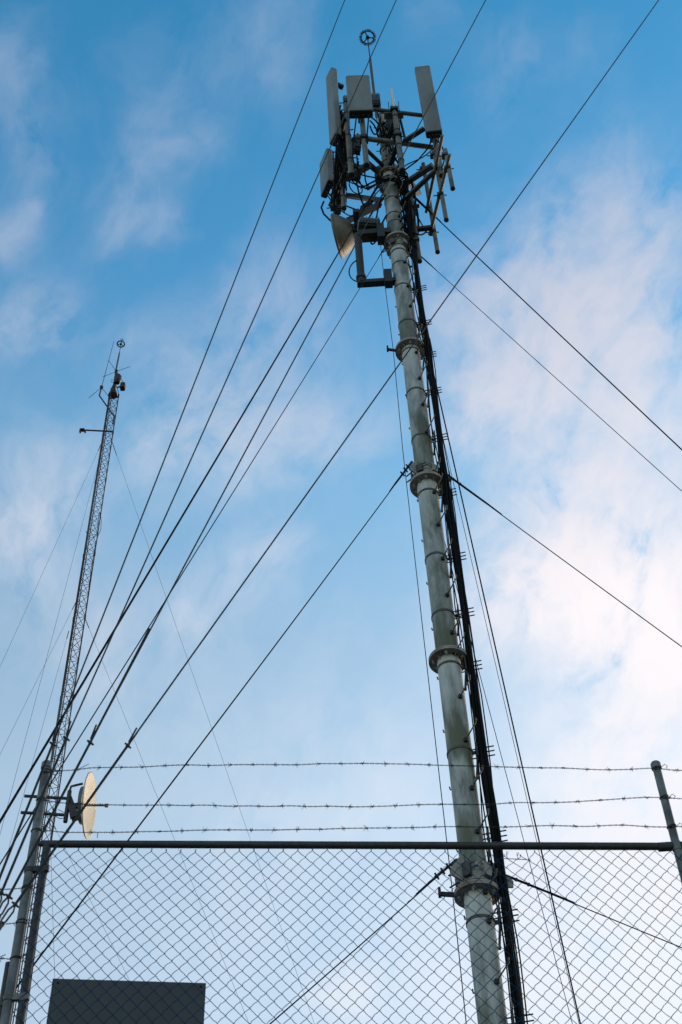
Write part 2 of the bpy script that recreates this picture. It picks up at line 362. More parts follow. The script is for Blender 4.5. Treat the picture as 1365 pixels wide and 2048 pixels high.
# climbing line beside the tower
pts = [at(x, y, Y) for (x, y, Y) in ((769, 560, 13.5), (787, 700, 13.5), (806, 900, 13.5), (844, 1240, 13.5), (880, 1560, 13.5), (905, 1780, 13.5), (933, 2048, 13.5))]
pts = [V((pts[0].x, 13.55, 27.9))] + pts + [V((pts[-1].x - .02, 13.5, BASE))]
tag(MB().tube(pts, .0058, 6).build('climbing_line', 'wire'), 'thin dark line hanging straight down close along the left side of the tube tower', 'cable')

# the cable run
bun = thing('cable_bundle', (BX, BY, BASE), 'thick bundle of black feeder cables strapped along the right side of the tube tower', 'cables')
offs = [(-.035, -.03), (-.008, -.042), (.02, -.036), (.044, -.015), (-.045, 0), (-.016, -.008), (.014, -.004), (.04, .022), (-.03, .03), (.0, .03)]
for i, (dx, dy) in enumerate(offs):
    pts = []
    for k in range(56):
        z = BASE + (26.9 - BASE) * k / 55
        wob = .012 * math.sin(z * 1.3 + i * 1.7) + .006 * math.sin(z * 3.1 + i)
        pts.append(V((BX + dx * .78 + wob, BY + dy * .85 + .01 * math.sin(z * .9 + 2 * i), z)))
    bun_r = .0165 if i % 3 else .020
    MB().tube(pts, bun_r, 8).build('cable', 'cable', bun)
for i, (dx, dy, zt) in enumerate([(-.10, .03, 26.9), (-.12, -.02, 22.5), (.075, .02, 18.4), (.085, -.01, 22.0)]):
    pts = []
    for k in range(60):
        z = BASE + (zt - BASE) * k / 59
        d = abs(((z + i * .8) % 3.6) / 3.6 - .5) * 2
        pts.append(V((BX + dx * (.45 + .55 * (1 - d)) + .01 * math.sin(2.1 * z), BY + dy, z)))
    MB().tube(pts, .008, 6).build('cable', 'cable', bun)
def wob_path(p0, p3, amp=.25, n=14):
    p0, p3 = V(p0), V(p3); d = p3 - p0
    r = lambda: V((random.uniform(-amp, amp), random.uniform(-amp, amp), random.uniform(-amp, amp * .3)))
    return bez(p0, p0 + d * .3 + r(), p0 + d * .7 + r(), p3, n)

# ------------------------------------------------------------------ head of the tower: sector frames
def pipe_between(p_top, p_bot, Y, r, name, m, root, bands=0, cap=True):
    t, b = at(*p_top, Y), at(*p_bot, Y); x = (t.x + b.x) / 2
    A, B = V((x, Y, b.z)), V((x, Y, t.z))
    o = MB().tube([A, B], r, 14).build(name, m, root)
    if cap: MB().lathe(A, (0, 0, -1), [(r * 1.08, -.03), (r * 1.08, .004), (0, .006)], 14, False).build('end_cap', 'under', o)
    for k in range(bands):
        z = A.z + (B.z - A.z) * (k + .6) / (bands + .4)
        MB().lathe((x, Y, z), (0, 0, 1), [(r, 0), (r + .012, .0), (r + .012, .035), (r, .035)], 14, False).build('tape_band', 'under', o)
    return x, A.z, B.z, o
def clamp(mb, x, Y, z, r): mb.box((x, Y, z), (r * 3, r * 3.2, .09)); mb.tube([(x - r * 2.2, Y, z), (x + r * 2.2, Y, z)], .012, 6)

UBZ, LBZF, RBZ = 29.5, 28.3, 25.94
fs = thing('antenna_frame', (PX, PY - .7, 27.5), 'front antenna frame of two horizontal booms with upright pipes on the tower head', 'antenna frame')
ub0, ub1 = hz(738, 218, UBZ), hz(852, 232, UBZ)
lb0, lb1 = hz(708, 274, LBZF), hz(866, 295, LBZF)
MB().tube([ub0, ub1], .047, 14).build('boom', 'strut', fs)
MB().tube([lb0, lb1], .055, 14).build('boom', 'pipe', fs)
for (tp, bt, Y, r, bd) in (((722, 205), (733, 331), PY-0.78, .055, 1), ((787, 213), (806, 341), PY-0.80, .055, 4), ((862, 190), (876, 353), PY-0.74, .055, 1)):
    x, z0, z1, o = pipe_between(tp, bt, Y, r, 'upright_pipe', 'pipe', fs, bd)
    
    for zc_ in (UBZ, LBZF): c = MB(); clamp(c, x, Y, zc_, r); c.build('clamp', 'dark', o)
# front arms to the tower
MB().bar(hz(849, 257, LBZF), hz(808, 283, LBZF), .09, .07).build('arm', 'strut', fs)
MB().bar(at(866, 331, PY - .5), at(806, 370, PY - .05), .10, .10).build('arm', 'strut', fs)
MB().bar(hz(734, 300, LBZF), V((PX - .08, PY, 28.6)), .07, .05).build('arm', 'strut', fs)
MB().bar(V((PX, PY - .1, UBZ)), (ub0 + ub1) / 2, .08, .08).build('arm', 'strut', fs)
MB().bar(V((PX, PY - .1, LBZF)), (lb0 + lb1) / 2 + V((.1, 0, 0)), .08, .08).build('arm', 'dark', fs)
MB().bar(at(800, 235, PY - .35), at(812, 284, PY - .35), .16, .02, (1, 0, 0)).build('gusset_plate', 'dark', fs)
m = MB().box(hz(788, 231, UBZ - .08), (.40, .14, .05)); m.build('clamp_plate', 'pipe', fs)

lf = thing('antenna_frame', (.2, PY + .5, 26), 'left antenna frame, a dense cluster of dark upright pipes on the tower head', 'antenna frame')
LBZ = 28.45
la, lbp = hz(703, 315, LBZ), hz(661, 412, LBZ)
MB().tube([la, lbp], .05, 12).build('boom', 'dark', lf)
la2, lb2 = hz(690, 235, LBZ + 1.25), hz(672, 330, LBZ + 1.25)
MB().tube([la2, lb2], .045, 12).build('boom', 'dark', lf)
for (tp, bt, Y, r, bd, mm) in (((690, 195), (704, 350), PY-0.50, .055, 3, 'pipe'), ((679, 300), (690, 417), PY+0.25, .05, 3, 'pipe'), ((664, 305), (672, 432), PY+1.10, .05, 2, 'dark'), ((668, 325), (678, 425), PY+0.85, .06, 2, 'strut')):
    x, z0, z1, o = pipe_between(tp, bt, Y, r, 'upright_pipe', mm, lf, bd)
MB().bar(at(692, 357, PY + .1), at(739, 330, PY - .25), .13, .11).build('arm', 'galv', lf)
MB().bar(at(734, 325, PY-0.20), at(785, 368, PY+0.05), .09, .09).build('arm', 'dark', lf)
MB().bar(at(694, 391, PY + .55), at(762, 401, PY + .1), .08, .09).build('arm', 'strut', lf)
MB().bar(at(695, 442, PY+0.70), at(760, 409, PY + .05), .10, .10).build('arm', 'dark', lf)
MB().bar(at(722, 418, PY+0.45), at(745, 402, PY+0.20), .05, .14).build('hanger', 'dark', lf)
MB().bar(at(704, 283, PY-0.40), at(719, 270, PY-0.55), .10, .05).build('arm', 'galv', lf)

for k in range(16):
    py_ = 205 + k * 14; q = at(random.uniform(690, 700) - (py_ - 205) * .11, py_, PY - .5 + (py_ - 205) / 215 * 1.2)
    m = MB(); m.box(q, (random.uniform(.10, .2), .14, random.uniform(.07, .22))); m.tube([q - V((.15, 0, .02)), q + V((.15, 0, .03))], .014, 6); m.build('clamp', random.choice(('dark', 'under', 'strut')), lf)
for k in range(5):
    q = at(700 + k * 3, 285 + k * 22, PY - .2); pts = [q + V((math.cos(a * .5) * .13, math.sin(a * .5) * .10, math.sin(a * .5 + k) * .16)) for a in range(13)]
    MB().tube(pts, .013, 6).build('lead', 'cable', lf)

rf = thing('antenna_frame', (2.1, PY - .7, 24), 'right antenna frame of pale bare pipes without antennas on the tower head', 'antenna frame')
b0, b1 = hz(900, 309, RBZ), hz(860, 470, RBZ)
MB().tube([b0, b1], .036, 12).build('boom', 'pipe', rf)
def ypipe(pb, tp, bt):
    q = hz(*pb, RBZ); Y = q.y + .0
    t, b = at(*tp, Y), at(*bt, Y)
    A, B = V((q.x + .06, Y, b.z)), V((q.x + .06, Y, t.z))
    o = MB().tube([A, B], .042, 12).build('upright_pipe', 'pipe', rf)
    MB().lathe(A, (0, 0, -1), [(.046, -.03), (.046, .004), (0, .006)], 12, False).build('end_cap', 'under', o)
    for zz in (RBZ, B.z - .25):
        c = MB(); c.box((q.x + .03, Y, zz), (.12, .12, .07)); c.tube([(q.x - .1, Y, zz), (q.x + .15, Y, zz)], .012, 6)
        c.build('clamp', 'strut', o)
    return Y, q.x
Yv3, xv3 = ypipe((892, 338), (886, 300), (897, 378))
Yv2, xv2 = ypipe((878, 391), (862, 300), (882, 441))
Yv1, xv1 = ypipe((863, 465), (841, 328), (865, 505))
z2 = at(868, 343, Yv2).z
MB().tube([V((xv3 + .02, Yv3 - .2, z2)), V((xv1 - .02, Yv1 + .1, z2))], .034, 12).build('boom', 'pipe', rf)
MB().bar(at(806, 349, PY+0.00), at(838, 386, PY+0.80), .10, .11).build('arm', 'strut', rf)
MB().bar(V((PX + .1, PY + .05, RBZ + .05)), hz(866, 455, RBZ), .08, .08).build('arm', 'dark', rf)
MB().bar(V((PX + .1, PY, z2 + .0)), V((xv2, Yv2, z2)), .08, .08).build('arm', 'strut', rf)
x, z0, z1, o = pipe_between((824, 395), (837, 523), PY-0.05, .045, 'upright_pipe', 'strut', rf)
for py in (412, 479): MB().box(at(832, py, PY-0.10), (.14, .06, .06)).build('clamp', 'strut', o)

# ------------------------------------------------------------------ antennas
def panel(px_top, px_bot, Y, wid, dep, phi, label, bev=.032, pipe_off=.18):
    t, b = at(*px_top, Y), at(*px_bot, Y); x = (t.x + b.x) / 2
    n = V((-math.sin(phi), -math.cos(phi), 0)); s = V((math.cos(phi), -math.sin(phi), 0)); up = V((0, 0, 1))
    c = V((x, Y, (t.z + b.z) / 2)); h = t.z - b.z
    root = thing('panel_antenna', (x, Y, b.z), label, 'antenna', 'flat panel antennas on the tower head')
    hs = MB().box(c, (wid, dep, h), (s, -n, up), bev).build('radome', 'panel', root)
    e = MB().box(c - up * (h / 2 + .012), (wid * .93, dep * .9, .03), (s, -n, up), bev * .8)
    eo = e.build('end_plate', 'under', root)
    MB().box(c + up * (h / 2 - .05), (wid * 1.012, dep * 1.012, .012), (s, -n, up), bev).build('cap_seam', 'pipe', root)
    MB().box(c - up * (h / 2 - .06), (wid * 1.012, dep * 1.012, .012), (s, -n, up), bev).build('cap_seam', 'pipe', root)
    for k in range(4):
        p = c - up * (h / 2 + .02) + s * (wid * (.3 - .2 * k))
        q = MB().tube([p, p - up * .07], .016, 8); q.build('connector', 'dark', eo)
    for zz in (-.36, .36):
        q = c + up * h * zz - n * (dep / 2 + pipe_off / 2)
        MB().box(q, (.10, pipe_off + .04, .09), (s, -n, up)).build('bracket', 'dark', root)
    return c, h, n, s
cA, hA, nA, sA = panel((661, 148), (674, 279), PY-0.40, .31, .15, math.radians(62), 'tall narrow grey panel antenna, uppermost at the left edge of the tower head')
cB, hB, nB, sB = panel((846, 139), (868, 268), PY-0.95, .33, .16, math.radians(4), 'tall narrow grey panel antenna on the right end of the front booms')
cC, hC, nC, sC = panel((715, 159), (723, 228), PY-1.00, .50, .19, math.radians(-1), 'short wide grey panel antenna, nearly square, beside the lightning rod')
cD, hD, nD, sD = panel((654, 315), (653, 378), PY+0.90, .46, .14, math.radians(66), 'short flat grey panel antenna hanging low at the left above the round dish')

# drum dish at the left of the head
def dish_profile(R, dep, thick=.02, n=9):
    pr = [(0.0, -dep)]
    for i in range(1, n + 1):
        r = R * i / n; pr.append((r, -dep * (1 - (r / R) ** 2)))
    return pr
psi = math.radians(13)
nd = V((-math.cos(psi), math.sin(psi), 0.0)).normalized()
dc = at(677, 472, PY+0.50)
dr = thing('microwave_dish', dc, 'stained cream dish antenna seen from behind, pointing left below the panel antennas', 'dish antenna', 'round dish antennas')
R_ = .445
m = MB().lathe(dc, nd, [(0, -.345), (.10, -.34), (.2, -.305), (.3, -.23), (.38, -.125), (.43, -.04), (R_, .0), (R_ + .012, .0), (R_ + .012, .035), (R_, .04)], 40); m.build('reflector', 'dish', dr)
m = MB().lathe(dc, nd, [(R_ - .003, .03), (R_ * .8, .05), (R_ * .4, .065), (0, .07)], 40); m.build('cover', 'panel', dr)
hubp = dc - nd * .40
m = MB().lathe(dc, nd, [(0, -.50), (.11, -.50), (.12, -.33), (.07, -.31)], 20, False); m.box(hubp, (.22, .2, .26)); m.build('hub', 'dark', dr)
MB().box(hubp - nd * .14 + V((0, 0, .05)), (.16, .2, .24)).build('radio_unit', 'dark', dr)

dm = thing('dish_mount', V((PX - .2, PY, 24)), 'black pipe mount with two horizontal arms holding the stained dish to the tower', 'mount')
vx = at(720, 520, PY-0.05)
za, zb = at(720, 470, PY-0.05).z, at(722, 566, PY-0.05).z
MB().tube([(vx.x, PY - .05, zb - .02), (vx.x, PY - .05, za)], .072, 16).build('upright_pipe', 'dark', dm)
MB().lathe((vx.x, PY - .05, zb + .12), (0, 0, 1), [(.072, 0), (.095, .01), (.095, .09), (.072, .1)], 16, False).build('collar', 'under', dm)
MB().bar((vx.x - .08, PY - .05, zb - .02), (PX - .12, PY - .05, zb - .02 + .02), .12, .10).build('arm', 'dark', dm)
MB().bar((vx.x + .02, PY - .08, za - .1), (PX - .12, PY - .05, za - .02), .20, .16).build('arm', 'dark', dm)
q = at(777, 557, PY-0.10); MB().box(q, (.14, .16, .42)).build('clamp_block', 'dark', dm)
MB().box(at(762, 468, PY-0.10), (.14, .2, .5)).build('clamp_block', 'dark', dm)
MB().tube(bez((vx.x - .05, PY - .08, zb), (vx.x - .25, PY - .10, zb - .0), (vx.x - .28, PY - .10, zb + .5), (vx.x - .07, PY - .08, zb + .75)), .012, 6).build('cable', 'cable', dm)
MB().bar(hubp, V((vx.x, PY - .05, hubp.z)), .12, .12).build('dish_bracket', 'dark', dm)

# whip, rod, radios
def rod_with_wheel(root, base, joint, top, r0, r1, R, tube_r, m='wire', spk=3, rot=.3):
    MB().tube([base, joint], [r0, r0 * .9], 10).build('mast_pipe', 'strut', root)
    MB().tube([joint, top], r1, 6).build('rod', m, root)
    t = V((0, 0, 1)); ringm = MB(); n = 40
    pts = [V(top) + V((math.cos(2 * PI * i / n) * R * .78, math.sin(2 * PI * i / n) * R * .78, 0)) for i in range(n + 1)]
    ringm.tube(pts, tube_r * .75, 6, False)
    bristles = MB()
    for i in range(700):                                   # fine wire bristles round the wheel
        a = random.uniform(0, 2 * PI); b = random.uniform(-1.2, 1.2); c = V(top) + V((math.cos(a), math.sin(a), 0)) * R * .80
        e = (V((math.cos(a), math.sin(a), 0)) * math.cos(b) + t * math.sin(b)) * R * .27
        bristles.tube([c, c + e], tube_r * .08, 3, False)
    ro = ringm.build('wheel_rim', 'dark', root); bristles.build('bristles', 'box', ro)
    for k in range(spk):
        a = rot + 2 * PI * k / spk
        MB().tube([top, V(top) + V((math.cos(a), math.sin(a), 0)) * R * .8], tube_r * .75, 6).build('spoke', 'dark', root)
    MB().lathe(top, (0, 0, 1), [(0, -.05), (tube_r * 2.2, -.04), (tube_r * 2.2, .03), (0, .05)], 10, False).build('hub', 'dark', root)
lx = at(748, 160, PY+0.00).x
zt, zj, zb_ = at(736, 75, PY+0.00).z, at(740, 118, PY+0.00).z, at(750, 195, PY+0.00).z
lr = thing('lightning_rod', (lx, PY, zb_ - 1), 'slim rod carrying a bristly spoked wheel on the very top of the tube tower', 'lightning rod', 'rods with bristly wheels')
lx = at(738, 95, PY+0.00).x
rod_with_wheel(lr, V((lx, PY, zb_ - 1.0)), V((lx, PY, zj)), V((lx, PY, zt)), .036, .013, .20, .020, rot=.15)
wa = thing('whip_antenna', at(789, 225, PY-0.80), 'short white tapering rod antenna standing between the two front panels', 'antenna')
xw = at(784, 200, PY-0.80).x
MB().tube([V((xw + .02, PY - .82, at(787, 222, PY-0.80).z)), V((xw + .02, PY - .82, at(780, 181, PY-0.80).z))], [.042, .030], 10).build('radome', 'whip', wa)
MB().lathe((xw + .02, PY - .82, at(787, 222, PY-0.80).z), (0, 0, 1), [(.05, -.06), (.05, .05), (.04, .06)], 10, False).build('base', 'dark', wa)
for dx in (-.09, .12): MB().tube([(xw + dx, PY - .82, UBZ - .1), (xw + dx + .01, PY - .82, UBZ + .4)], .008, 5).build('stud', 'dark', wa)

def radio(px, Y, size, label, m='box', rot=0.0):
    c = at(*px, Y); ax = (V((math.cos(rot), math.sin(rot), 0)), V((-math.sin(rot), math.cos(rot), 0)), V((0, 0, 1)))
    r = thing('radio_unit', c - V((0, 0, size[2] / 2)), label, 'radio unit', 'radio boxes on the tower head')
    MB().box(c, size, ax, .02).build('housing', m, r)
    f = MB()
    for k in range(7): f.box(c - ax[1] * (size[1] / 2 + .02) + ax[0] * size[0] * (-.42 + .14 * k), (.012, .04, size[2] * .86), ax)
    f.build('fins', m, r)
    b = MB().box(c - V((0, 0, size[2] / 2 + .03)), (size[0] * .7, size[1] * .7, .05), ax)
    for k in range(3): b.tube([c - V((0, 0, size[2] / 2)) + ax[0] * .06 * (k - 1), c - V((0, 0, size[2] / 2 + .14)) + ax[0] * .06 * (k - 1)], .014, 6)
    b.build('connector_block', 'dark', r)
    return c
r1 = radio((752, 203), PY-0.35, (.20, .16, .44), 'grey finned radio box half hidden behind the short wide panel antenna')
r2 = radio((713, 294), PY-0.30, (.16, .14, .42), 'dark grey radio box behind the left upright pipe, level with the front boom', 'box', .3)
r3 = radio((712, 346), PY+0.20, (.18, .22, .34), 'small dark radio box hung under the left sector frame', 'strut', .4)
r4 = radio((738, 452), PY-0.10, (.42, .26, .18), 'low grey radio box lying on the dark upper arm beside the stained dish', 'box', .15)
r5 = radio((787, 252), PY-0.30, (.28, .2, .50), 'black radio box against the tower top behind the middle front pipe', 'under', -.1)
r6 = radio((762, 352), PY+0.05, (.22, .2, .36), 'dark radio box strapped to the left of the upper tower tube', 'strut', .2)

# gear at the pole top (clamps and steps around the upper tube)
for z in (28.7, 29.3, 29.9, 30.4):
    m = MB(); ring(m, z, z + .05, .115, .14)
    for k in range(6):
        a = 2 * PI * k / 6 + z; e = V((math.cos(a), math.sin(a), 0)); m.tube([AXIS + V((0, 0, z + .02)) + e * .12, AXIS + V((0, 0, z + .02 + .02)) + e * .21], .012, 5)
    m.build('clamp_ring', 'flange_paint', tower)
MB().lathe((PX, PY, TOPZ - .02), (0, 0, 1), [(.13, 0), (.13, .05), (0, .09)], 24, False).build('top_cap', 'flange_paint', tower)
for k in range(3):
    a = 2 * PI * k / 3 + .5; e = V((math.cos(a), math.sin(a), 0)); t = V((-math.sin(a), math.cos(a), 0)) * .015
    MB().prism([AXIS + e * .1 + V((0, 0, 28.3)), AXIS + e * .30 + V((0, 0, 28.6)), AXIS + e * .34 + V((0, 0, 28.8)), AXIS + e * .1 + V((0, 0, 28.95))], t).build('head_plate', 'flange_paint', tower)
MB().tube([V((PX - .02, PY - .2, 29.6)), V((PX - .02, PY - .2, 30.6))], .05, 12).build('filter_tube', 'flange_paint', tower)

# jumper cables from the bundle to the gear
ends = [cA - V((0, 0, hA / 2 + .06)), cB - V((0, 0, hB / 2 + .06)), cC - V((.1, 0, hC / 2 + .06)), cC - V((-.15, 0, hC / 2 + .06)), cD - V((0, 0, hD / 2 + .06)),
        cD - V((.05, .05, hD / 2 + .06)), cA - V((-.05, .02, hA / 2 + .06)), cB - V((.08, 0, hB / 2 + .06)), r1 - V((0, 0, .3)), r2 - V((0, 0, .3)), r3 - V((0, 0, .25)), r4, r5 - V((0, 0, .3)), r5 - V((.05, 0, .3)), r6 - V((0, 0, .2)),
        hubp, hubp + V((.1, 0, .1)), V((PX + .05, PY - .25, 29.2)), V((PX + .2, PY - .2, 28.0))]
for i, e in enumerate(ends):
    p0 = V((BX + random.uniform(-.05, .05), BY + random.uniform(-.04, .04), 25.3 + random.random() * 1.4))
    mid = V((PX + random.uniform(.14, .36), PY - .06 - random.random() * .14, 27.3 + random.random() * .8))
    if e.x < PX - .2: mid2 = V((.65 + random.random() * .4, (e.y + PY) / 2 + random.uniform(-.2, .2), min(e.z - .2, 27.4) + random.uniform(-.3, .1)))
    else: mid2 = lerp(mid, e, .6) + V((random.uniform(-.1, .1), 0, -.2))
    pts = bez(p0, p0 + V((0, 0, .7)), mid - V((0, 0, .4)), mid, 8)[:-1] + bez(mid, mid + V((-.1, 0, .4)), mid2 - V((.2, 0, .3)), mid2, 8)[:-1] + bez(mid2, mid2 + (mid2 - mid).normalized() * .3, e - V((0, 0, .45)), e, 10)
    MB().tube(pts, random.choice((.012, .015, .018)), 6).build('jumper_cable', 'cable', bun)
for k in range(8):                                         # coils tied beside the tube
    c = V((PX + .17 + random.uniform(-.02, .10), PY - .14, 25.6 + k * .28)); pts = []
    for i in range(17):
        a = 2 * PI * i / 16 + k; pts.append(c + V((math.cos(a) * .07, math.sin(a) * .05, math.sin(a + 1) * .17)))
    MB().tube(pts, .013, 6, False).build('cable_loop', 'cable', bun)
for k in range(10):                                        # thin leads on the left pipes
    a = at(random.uniform(672, 700), random.uniform(290, 330), PY - .2); b = at(random.uniform(664, 692), random.uniform(390, 425), PY + .6)
    MB().tube(wob_path(a, b, .22, 12), random.choice((.009, .012, .016)), 6).build('jumper_cable', 'cable', bun)
for k in range(7):
    a = at(random.uniform(765, 790), random.uniform(235, 260), PY - .3); b = at(random.uniform(755, 800), random.uniform(300, 330), PY - .3)
    MB().tube(wob_path(a, b, .25, 12), .011, 6).build('jumper_cable', 'cable', bun)
for k in range(12):                                        # black cabling lashed along the left pipes
    x0 = random.uniform(676, 700); a = at(x0, random.uniform(205, 300), PY - .35); b = at(x0 - random.uniform(-2, 18), random.uniform(380, 430), PY + .4)
    MB().tube(wob_path(a, b, .10, 12), random.choice((.014, .02, .024)), 6).build('jumper_cable', 'cable', bun)
for k in range(14):                                        # and fanning out of the bundle beside the tube
    a = V((BX + random.uniform(-.09, .08), BY + random.uniform(-.1, .1), random.uniform(24.6, 25.8))); b = V((PX + random.uniform(.16, .45), PY + random.uniform(-.2, .3), random.uniform(27.0, 28.2)))
    MB().tube(wob_path(a, b, .16, 12), random.choice((.012, .016, .022)), 6).build('jumper_cable', 'cable', bun)
for k in range(9):
    a = V((PX + random.uniform(-.22, .3), PY - random.uniform(.12, .25), 29.1 + random.random())); b = V((PX + random.uniform(-.3, .4), PY - random.uniform(.1, .3), 30.0 + random.random() * .6))
    MB().tube(wob_path(a, b, .22, 12), random.choice((.012, .018)), 6).build('jumper_cable', 'cable', bun)
MB().tube([V(p) for p in (at(648, 403, PY+0.80), at(643, 415, PY+0.80), at(648, 428, PY+0.75), at(661, 441, PY+0.70), at(668, 446, PY+0.60))], .02, 7).build('jumper_cable', 'cable', bun)
MB().tube(bez(at(826, 465, PY-0.20), at(846, 475, PY-0.20), at(850, 468, PY+0.10), at(858, 455, PY+0.50)), .018, 7).build('jumper_cable', 'cable', bun)
MB().tube(bez(at(820, 400, PY-0.20), at(835, 440, PY-0.20), at(848, 450, PY+0.10), at(852, 465, PY+0.50)), .014, 7).build('jumper_cable', 'cable', bun)
MB().tube(bez(at(872, 280, PY-0.90), at(892, 292, PY-0.90), at(892, 320, PY-0.90), at(884, 335, PY-1.00)), .014, 7).build('jumper_cable', 'cable', bun)

# ------------------------------------------------------------------ guy wires
def clip_mb(p, d, s):
    m = MB(); u = d.orthogonal().normalized()
    m.lathe(p, d, [(0, -.35 * s), (.5 * s, -.35 * s), (.6 * s, 0), (.5 * s, .35 * s), (0, .35 * s)], 8, False)
    m.tube([p - u * s * 1.0, p + u * s * 1.1], .28 * s, 6); return m
GG = 'guy wires of the tube tower'
def tower_guy(z, G, r, label, clips=(), grip=.9, cs=.05, start=.3):
    d0 = (V((G.x, G.y, 0)) - AXIS).normalized(); a = AXIS + V((0, 0, z)) + d0 * (PR + start); d = (G - a).normalized(); end = V(G)
    for _ in range(60):
        if end.z > terrain(end.y) - .15: end = end + d * .05
    root = thing('guy_wire', end, label, 'guy wire', GG)
    MB().tube(line(a, G, 30, .06) + ([end] if (end - G).length > .01 else []), r, 6).build('strand', 'cable', root)
    MB().tube([a, a + d * grip, a + d * grip * 1.5], [r * 2.4, r * 2.0, r], 8).build('grip', 'cable', root)
    MB().tube([a - d * .18 - V((0, 0, .0)), a], r * 2.6, 6).build('shackle', 'dark', root)
    for t in clips: clip_mb(a + d * t, d, cs).build('clip', 'dark', root)
    return a
zP1, zP2, zP3, zP4 = 17.35, 15.3, 9.80, 4.0
tower_guy(27.7, G1, .0115, 'thickest black guy wire from the tower head running down to the left edge', (.5,), 1.3, .05, .1)
tower_guy(25.15, G1, .006, 'thin guy wire from the flange below the stained dish down to the left', (.1, .3), .7, .045, .12)
tower_guy(18.33, G1, .0075, 'guy wire from the middle collar of the tower sloping down left to the fence post', (.05, .2, .38), .75, .045, .22)
tower_guy(11.12, G1, .0065, 'lowest left guy wire of the tower, seen through the fence mesh', (.05, .2, .36), .6, .04, .26)
tower_guy(27.7, G2, .0115, 'thick black guy wire from the tower head to the right, upper of the right pair', (.5,), 1.1, .05, .1)
tower_guy(25.2, G2, .0062, 'thin guy wire running from below the tower head down to the right edge', (.1,), .6, .045, .12)
tower_guy(18.33, G2, .0075, 'guy wire from the middle collar of the tower sloping down to the right', (.05, .2), .75, .045, .22)
tower_guy(11.12, G2, .0065, 'lowest right guy wire of the tower, seen through the fence mesh', (.05, .2), .5, .04, .26)
tower_guy(27.7, G3, .0125, 'thick guy wire just right of the cable bundle, running down nearly parallel to it', (.5,), 1.0, .05, .1)
tower_guy(25.2, G3, .005, 'fine wire close beside the thick guy right of the cable bundle', (), .3, .04, .1)
tower_guy(18.33, G3, .0055, 'fine guy wire leaving the middle collar behind the cable bundle', (), .4, .04, .2)

# guys of a mast out of the picture: they rise past the camera from one anchor at the left
A0 = at(-74, 1951, 4.9)
bd = V((math.cos(math.radians(8)), -math.sin(math.radians(8)), 0)); bn = V((-bd.y, bd.x, 0))
def near_guy(p_lo, p_hi, label, grip_end, p_clip):
    lo, hi = on_plane(*p_lo, A0, bn), on_plane(*p_hi, A0, bn); d = (hi - lo).normalized()
    t = (A0 - lo).dot(d); foot = lo + d * t
    far = hi + d * 14
    root = thing('guy_wire', foot, label, 'guy wire', 'near guy wires crossing the sky')
    MB().tube([on_plane(*p_clip, A0, bn), lo, hi, far], .0041, 8).build('strand', 'wire', root)
    ge = on_plane(*grip_end, A0, bn); s = d.cross(bn).normalized()
    MB().tube([on_plane(*p_clip, A0, bn), lo, lo + (ge - lo) * .6, ge], [.0060, .0060, .0048, .0042], 8).build('grip', 'wire', root)
    tl = (ge - lo).length
    tail0 = lo + d * .02 + s * .007; tail1 = lo + d * max(.10, 0.0) + s * .016
    MB().tube([tail0, tail1], .0042, 6).build('tail', 'wire', root)
    clip_mb(lo, d, .017).build('clip', 'under', root)
    p2 = on_plane(*p_clip, A0, bn); clip_mb(p2, d, .017).build('clip', 'under', root)
    p3 = p2 - d * .10
    for q in (-1, 1): MB().tube([p2, p2 - d * .03 + s * .013 * q, p3 + d * .02 + s * .011 * q, p3], .0042, 6).build('thimble', 'under', root)
    MB().bar(p3 + d * .012, p3 - d * .03, .022, .014).build('shackle', 'under', root)
    MB().tube([p3 - d * .02, foot], .0055, 6).build('anchor_eye', 'under', root)
    return foot
near_guy((106, 1488), (690, 0), 'steepest guy wire crossing the sky, ending just above the left fence post', (117, 1461), (-12, 1785))
near_guy((133, 1477), (793, 0), 'second of the four guy wires crossing the sky, passing left of the spoked wheel', (144, 1452), (3, 1786))
near_guy((181, 1485), (972, 0), 'third guy wire crossing the sky, its lower grip long and tapered', (299, 1257), (18, 1793))
ft = near_guy((256, 1491), (1318, 0), 'lowest of the four guy wires crossing the sky, passing in front of the tube tower', (275, 1465), (31, 1809))
an = thing('ground_anchor', V((A0.x - .9, A0.y + .1, terrain(A0.y))), 'steel anchor rod leaning out of the ground left of the fence post', 'anchor')
MB().tube([V((A0.x - .9, A0.y + .1, terrain(A0.y) - .3)), A0 + V((0, 0, 0))], .012, 8).build('rod', 'dark', an)
MB().box(A0, (.05, .02, .10)).build('plate', 'dark', an)

